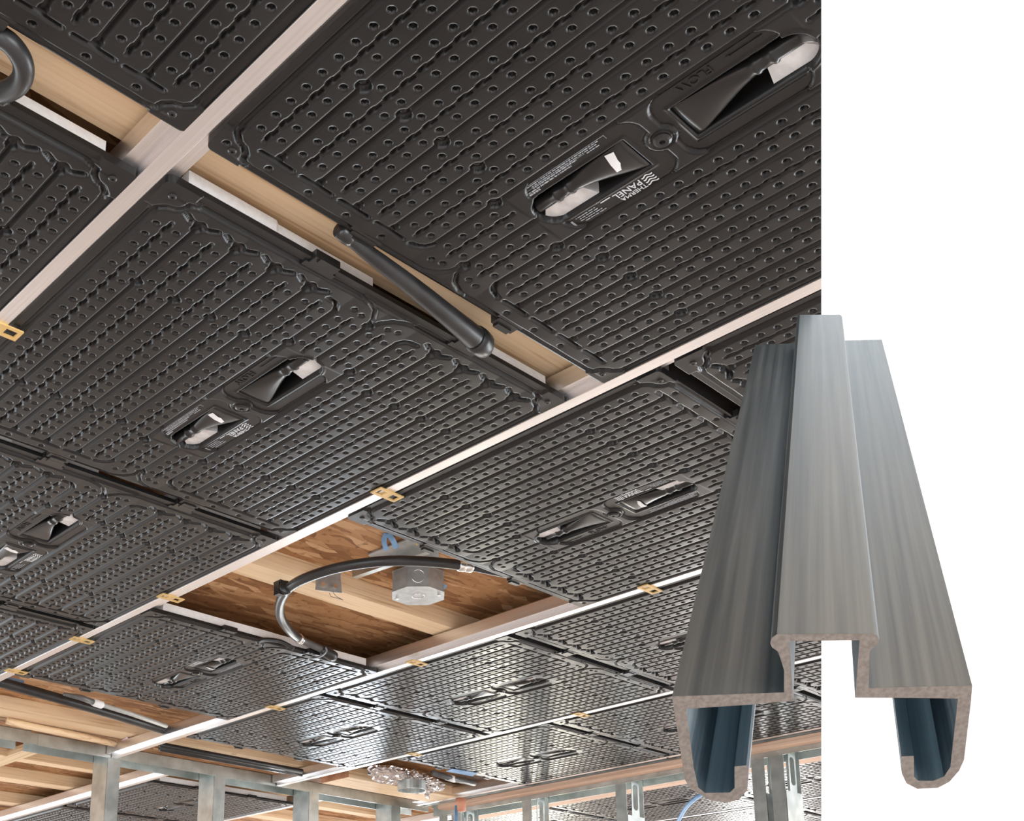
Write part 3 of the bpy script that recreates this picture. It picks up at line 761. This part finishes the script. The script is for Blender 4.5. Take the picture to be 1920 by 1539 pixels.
# hump of hose behind the panel edge
o = MB().tube(smooth_path([atx(482, 1204, -1.8705), atx(490, 1200, -1.8705), atx(503, 1199, -1.8705), atx(524, 1202, -1.8705), atx(540, 1209, -1.8705), atx(550, 1216, -1.8705)], 6), .0045, 14).build('hose_hump', 'rubber', None, True)
tag(o, 'black hose bulging above the panel edge at the bay, beside white foam', 'hose')

# octagon junction box on a bar hanger
bc = at(784, 1116, .028)
t = thing('junction_box', 'grey octagonal steel junction box with round knockouts hanging in the open bay', 'electrical box', tuple(bc))
ang = math.atan2(bc[1], bc[0])
oc = [(.0485/math.cos(PI/8)*math.cos(ang+PI/8+PI/4*k), .0485/math.cos(PI/8)*math.sin(ang+PI/8+PI/4*k)) for k in range(8)]
MB().prism([(a, b, 0) for a, b in oc], (0, 0, 0), (0, 0, .040)).build('body', 'steel_box', t)
MB().prism([(a*1.03, b*1.03, 0) for a, b in oc], (0, 0, -.0014), (0, 0, 0)).build('rim', 'steel_box', t)
MB().prism([(a*1.02, b*1.02, 0) for a, b in oc], (0, 0, .040), (0, 0, .0415)).build('back_rim', 'steel_box', t)
kn = [(.0125*math.cos(2*PI*k/28), .0125*math.sin(2*PI*k/28), -.0016) for k in range(27)]
MB().tube(kn, .0008, 6).build('knockout', 'bright', t)
nx, ny = -math.cos(ang), -math.sin(ang); tx, ty = -ny, nx
kn = [(nx*.0490+tx*.0125*math.cos(2*PI*k/28), ny*.0490+ty*.0125*math.cos(2*PI*k/28), .020+.0125*math.sin(2*PI*k/28)) for k in range(27)]
MB().tube(kn, .0008, 6).build('knockout', 'bright', t)
for sgn in (-1, 1):
    a0, b0 = nx*.045*.2*sgn+tx*.040*sgn, ny*.045*.2*sgn+ty*.040*sgn
    MB().tube([(a0, b0, -.0045), (a0, b0, -.001)], .0032, 10).build('screw', 'bright', t)
o = MB().prism([(0, 0, .0), (.052, 0, 0), (.050, .0, .040), (.004, 0, .040)], (0, -.0008, 0), (0, .0008, 0)).box(.002, .050, -.012, .0, .038, .040).box(.020, .031, .0005, .0015, .006, .008).box(.024, .026, .0005, .0022, .002, .016)
bp_ = at(641, 1112, .020)
bk = thing('steel_bracket', 'small galvanised bracket with two screws fixed to the furring strip in the bay', 'bracket', tuple(bp_), ang+PI/2+.35)
o.build('plate', 'steel_box', bk)
for a in (.013, .038): MB().tube([(a, 0, .012), (a, .0035, .012)], .0048, 12).build('screw', 'bright', bk)
MB().tube([(.018, -.001, .001), (.010, -.004, -.006), (-.004, -.004, -.012), (.004, -.004, -.010), (.020, -.004, -.008), (.024, -.002, -.002)], .0006, 6).build('wire', 'rubber_grey', bk)
hb = MB()
pa, pb = at(700, 1072, .060), at(742, 1052, .066)
dvec = np.array(pb-pa); dvec[2] = 0; Lh = np.linalg.norm(dvec); dvec /= Lh; nrm = np.array([-dvec[1], dvec[0], 0])
P = [pa-dvec*.05+nrm*.006, pb+dvec*.12+nrm*.006, pb+dvec*.12-nrm*.006, pa-dvec*.05-nrm*.006]
P = [np.array([p[0], p[1], ZC+.842]) for p in P]
hb.prism(P, (0, 0, -.010), (0, 0, .0065))
o = hb.build('hanger_bar', 'steel'); tag(o, 'grey steel hanger bar between bracket and junction box', 'bar')
pp = at(735, 1035, .074)
o = MB().prism([tuple(at(690, 1040, .074)), tuple(at(735, 1022, .074)), tuple(at(775, 1008, .074)), tuple(at(820, 1022, .074)), tuple(at(824, 1048, .074)), tuple(at(700, 1052, .074))], (0, 0, 0), (0, 0, .003)).build('mounting_plate', 'steel_box')
tag(o, 'flat grey steel plate above the junction box under the OSB', 'plate')
o = MB().prism([tuple(at(777, 1014, .0735)), tuple(at(790, 1017, .0735)), tuple(at(781, 1023, .0735))], (0, 0, 0), (0, 0, .0005)).build('warning_sticker', 'yellow')
tag(o, 'tiny yellow triangular sticker on the grey steel plate', 'sticker')
def ribbon(name, pix, dz, w, mat, label, cat, group=None):
    P = smooth_path([at(x, y, d) for (x, y), d in zip(pix, dz)], 5); m = MB(); vs = []
    for i, p in enumerate(P):
        tt = P[min(i+1, len(P)-1)]-P[max(i-1, 0)]; s = np.cross(tt, ray(pix[0][0], pix[0][1])); s /= np.linalg.norm(s)
        e = np.cross(s, tt); e /= np.linalg.norm(e)
        vs += [p+s*w/2-e*.0006, p-s*w/2-e*.0006, p-s*w/2+e*.0006, p+s*w/2+e*.0006]
    n = len(P)
    fs = [(4*i+a, 4*i+(a+1) % 4, 4*(i+1)+(a+1) % 4, 4*(i+1)+a) for i in range(n-1) for a in range(4)]+[(3, 2, 1, 0), (4*n-4, 4*n-3, 4*n-2, 4*n-1)]
    m.add(vs, fs); o = m.build(name, mat, None, False)
    return tag(o, label, cat, group)
ribbon('blue_strap', [(724, 1000), (720, 1014), (724, 1031)], [.077, .070, .066], .009, 'blue', 'short blue strap end hanging against the OSB in the bay', 'strap', 'blue strap ends')
ribbon('blue_strap', [(727, 1000), (736, 1012), (743, 1027)], [.077, .070, .066], .010, 'blue', 'short blue strap end hanging against the OSB in the bay', 'strap', 'blue strap ends')
ribbon('blue_wire_stub', [(822, 1096), (829, 1098), (836, 1101)], [.055, .055, .056], .009, 'blue', 'blue stub sticking out beside the junction box', 'strap')

# ------------------------------------------------------------------ lower left: pipes by the stud wall
o = MB().tube(smooth_path([at(-60, 1262, .030), at(30, 1287, .026), at(120, 1312, .022), at(210, 1338, .022), at(300, 1366, .024), at(325, 1374, .026)], 5), .013, 14).build('black_pipe', 'rubber', None, True)
tag(o, 'long black pipe running above the panel edge towards the rail end', 'pipe')
a0, a1 = at(174, 1316, .008), at(312, 1361, .010)
t = thing('grey_hose', 'pale grey hose with a white ring beside the long black pipe', 'hose', tuple(a0))
MB().tube([np.zeros(3), (a1-a0)*.5+[0, 0, .002], a1-a0], .0062, 12).build('hose', 'grey_pvc', t, True)
MB().tube([(a1-a0)*.0, (a1-a0)*.03, (a1-a0)*.11, (a1-a0)*.12], [.0085, .0098, .0098, .008], 14).build('ring', 'paper', t, True)
b0 = at(120, 1301, .010)
MB().tube([b0-a0, (b0-a0)*.4+[0, 0, .003], (a1-a0)*.01], [.004, .0075, .0075], 12).build('tail', 'rubber_grey', t, True)
for k, (dx, lab) in enumerate(((0, 'upper'), (1, 'lower'))):
    o = MB().tube([at(300, 1396+dx*7, .012), at(400, 1415+dx*6.5, .012), at(490, 1432+dx*6, .012), at(566, 1446+dx*5, .014)], .0085, 12).build('black_pipe', 'rubber', None, True)
    tag(o, 'black pipe of the pair lying between furring strip and steel wall track', 'pipe', 'pair of black pipes by the track')
o = MB().tube(smooth_path([at(12, 1351, .030), at(60, 1362, .024), at(140, 1378, .024), at(215, 1394, .030)], 5), [.010]*16, 10).build('wood_batten', 'wood', None, True)
tag(o, 'rounded reddish wood batten lying along the steel wall track', 'batten')
ribbon('pink_strap', [(216, 1396), (226, 1393), (240, 1383)], [.032, .030, .036], .010, 'pink', 'pale pink strap beside the rail end at the wall track', 'strap')
o = MB().box(-.004, .004, -.05, .05, 0, .02).build('blue_shim', 'blue'); o.location = at(6, 1283, .034)
tag(o, 'bit of blue tape above the long black pipe', 'tape')

# ------------------------------------------------------------------ duct bay at the wall corner
m = MB(); m.box(-2.93, -2.80, 2.37, 2.885, ZP+.001, ZP+.0385)
o = m.build('lumber_block', 'wood'); tag(o, 'broad pine block under the foil duct at the wall corner', 'lumber')
gb = MB().box(-2.930, -2.798, 2.3665, 2.3705, ZP+.001, ZP+.0385).build('end_grain', 'endgrain', o)
cc = at(772, 1482, -.040)
# crumpled foil wrap
P0, P1 = at(698, 1440, .012), at(814, 1478, .000)
ax = P1-P0; Lf = np.linalg.norm(ax); ax /= Lf; sd = np.cross(ax, [0, 0, 1]); sd /= np.linalg.norm(sd); upv = np.cross(sd, ax)
nr, ns = 44, 40; vs = []
for i in range(nr):
    tt = i/(nr-1); prof = (.35+.65*min(1, tt*5))*(1 if tt < .9 else 1-(tt-.9)*4)
    for k in range(ns):
        a = 2*PI*k/ns
        r = prof*(1+rng.uniform(-.2, .2)+.12*math.sin(3*a+9*tt)+.08*math.sin(14*tt+a))
        vs.append(P0+ax*(Lf*tt+rng.uniform(-.004, .004))+sd*math.cos(a)*.056*r+upv*math.sin(a)*.024*r)
fs = [(i*ns+k, i*ns+(k+1) % ns, (i+1)*ns+(k+1) % ns, (i+1)*ns+k) for i in range(nr-1) for k in range(ns)]+[tuple(range(ns))[::-1], tuple((nr-1)*ns+k for k in range(ns))]
c0 = (P0+P1)/2
t = thing('foil_duct', 'crumpled silver foil duct over a round sheet metal collar at the wall corner', 'duct', tuple(c0))
MB().add([v-c0 for v in vs], fs).build('wrap', 'foil', t)
seg = 28; ro, ri, hh = .046, .0445, .030
vs = [(r*math.cos(2*PI*k/seg), r*math.sin(2*PI*k/seg), z) for r, z in ((ro, 0), (ro, hh), (ri, hh), (ri, 0)) for k in range(seg)]
fs = [(q*seg+(k+1) % seg, q*seg+k, ((q+1) % 4)*seg+k, ((q+1) % 4)*seg+(k+1) % seg) for q in range(4) for k in range(seg)]
MB().add([np.array(q_)+cc-c0 for q_ in vs], fs).build('collar', 'steel', t, False)
fp = smooth_path([P1-c0+[0, 0, 0], at(800, 1488, -.018)-c0, at(804, 1496, -.026)-c0], 4)
MB().tube(fp, [.012*(1-.08*i) for i in range(len(fp))], 9).build('torn_end', 'foil', t)
q = at(688, 1447, .006)
o = MB().prism([(0, 0, 0), (.0, .10, 0), (0, .085, .030), (0, 0, .030)], (-.001, 0, 0), (.001, 0, 0)).build('joist_plate', 'steel'); o.location = at(690, 1452, .006)
tag(o, 'flat perforated steel plate beside the foil duct', 'plate')
o = MB().prism([tuple(at(x, y, -.0015)) for x, y in ((848, 1441), (895, 1449), (886, 1455), (836, 1446))], (0, 0, -.0006), (0, 0, .0006)).build('blue_tape', 'blue')
tag(o, 'strip of blue tape stuck to the panel edge by the foil duct', 'tape')
o = MB().tube([at(812, 1449, .010), at(850, 1460, .010), at(890, 1468, .012)], .010, 12).build('grey_pipe', 'rubber_grey', None, True)
tag(o, 'short dark grey pipe below the blue tape beside the panel edge', 'pipe')
MB().tube([at(838, 1457, .010), at(846, 1459, .010), at(852, 1461, .010)], .0112, 12).build('ring', 'paper', o, True)
# orange cap and blue cable at the stud wall
pc = at(864, 1513, -.060)
o = thing('orange_cap', 'pinkish orange cap under the red board of the stud wall', 'cap', tuple(pc))
MB().tube([(0, 0, -.016), (0, 0, -.013), (0, 0, .013), (0, 0, .030)], [.008, .0165, .0175, .0175], 16).build('cap', 'orange', o, True)
MB().tube([(-.006, -.016, -.10), (-.006, -.016, .004)], .005, 10).build('stem', 'blue', o, True)
pts = [at(1322, 1485, -.012), at(1300, 1500, -.018), at(1282, 1520, -.026), at(1262, 1560, -.05)]
o = MB().tube(smooth_path(pts, 5), .0075, 12).build('blue_cable', 'blue', None, True)
tag(o, 'light blue cable hanging below the panels beyond the studs', 'cable')
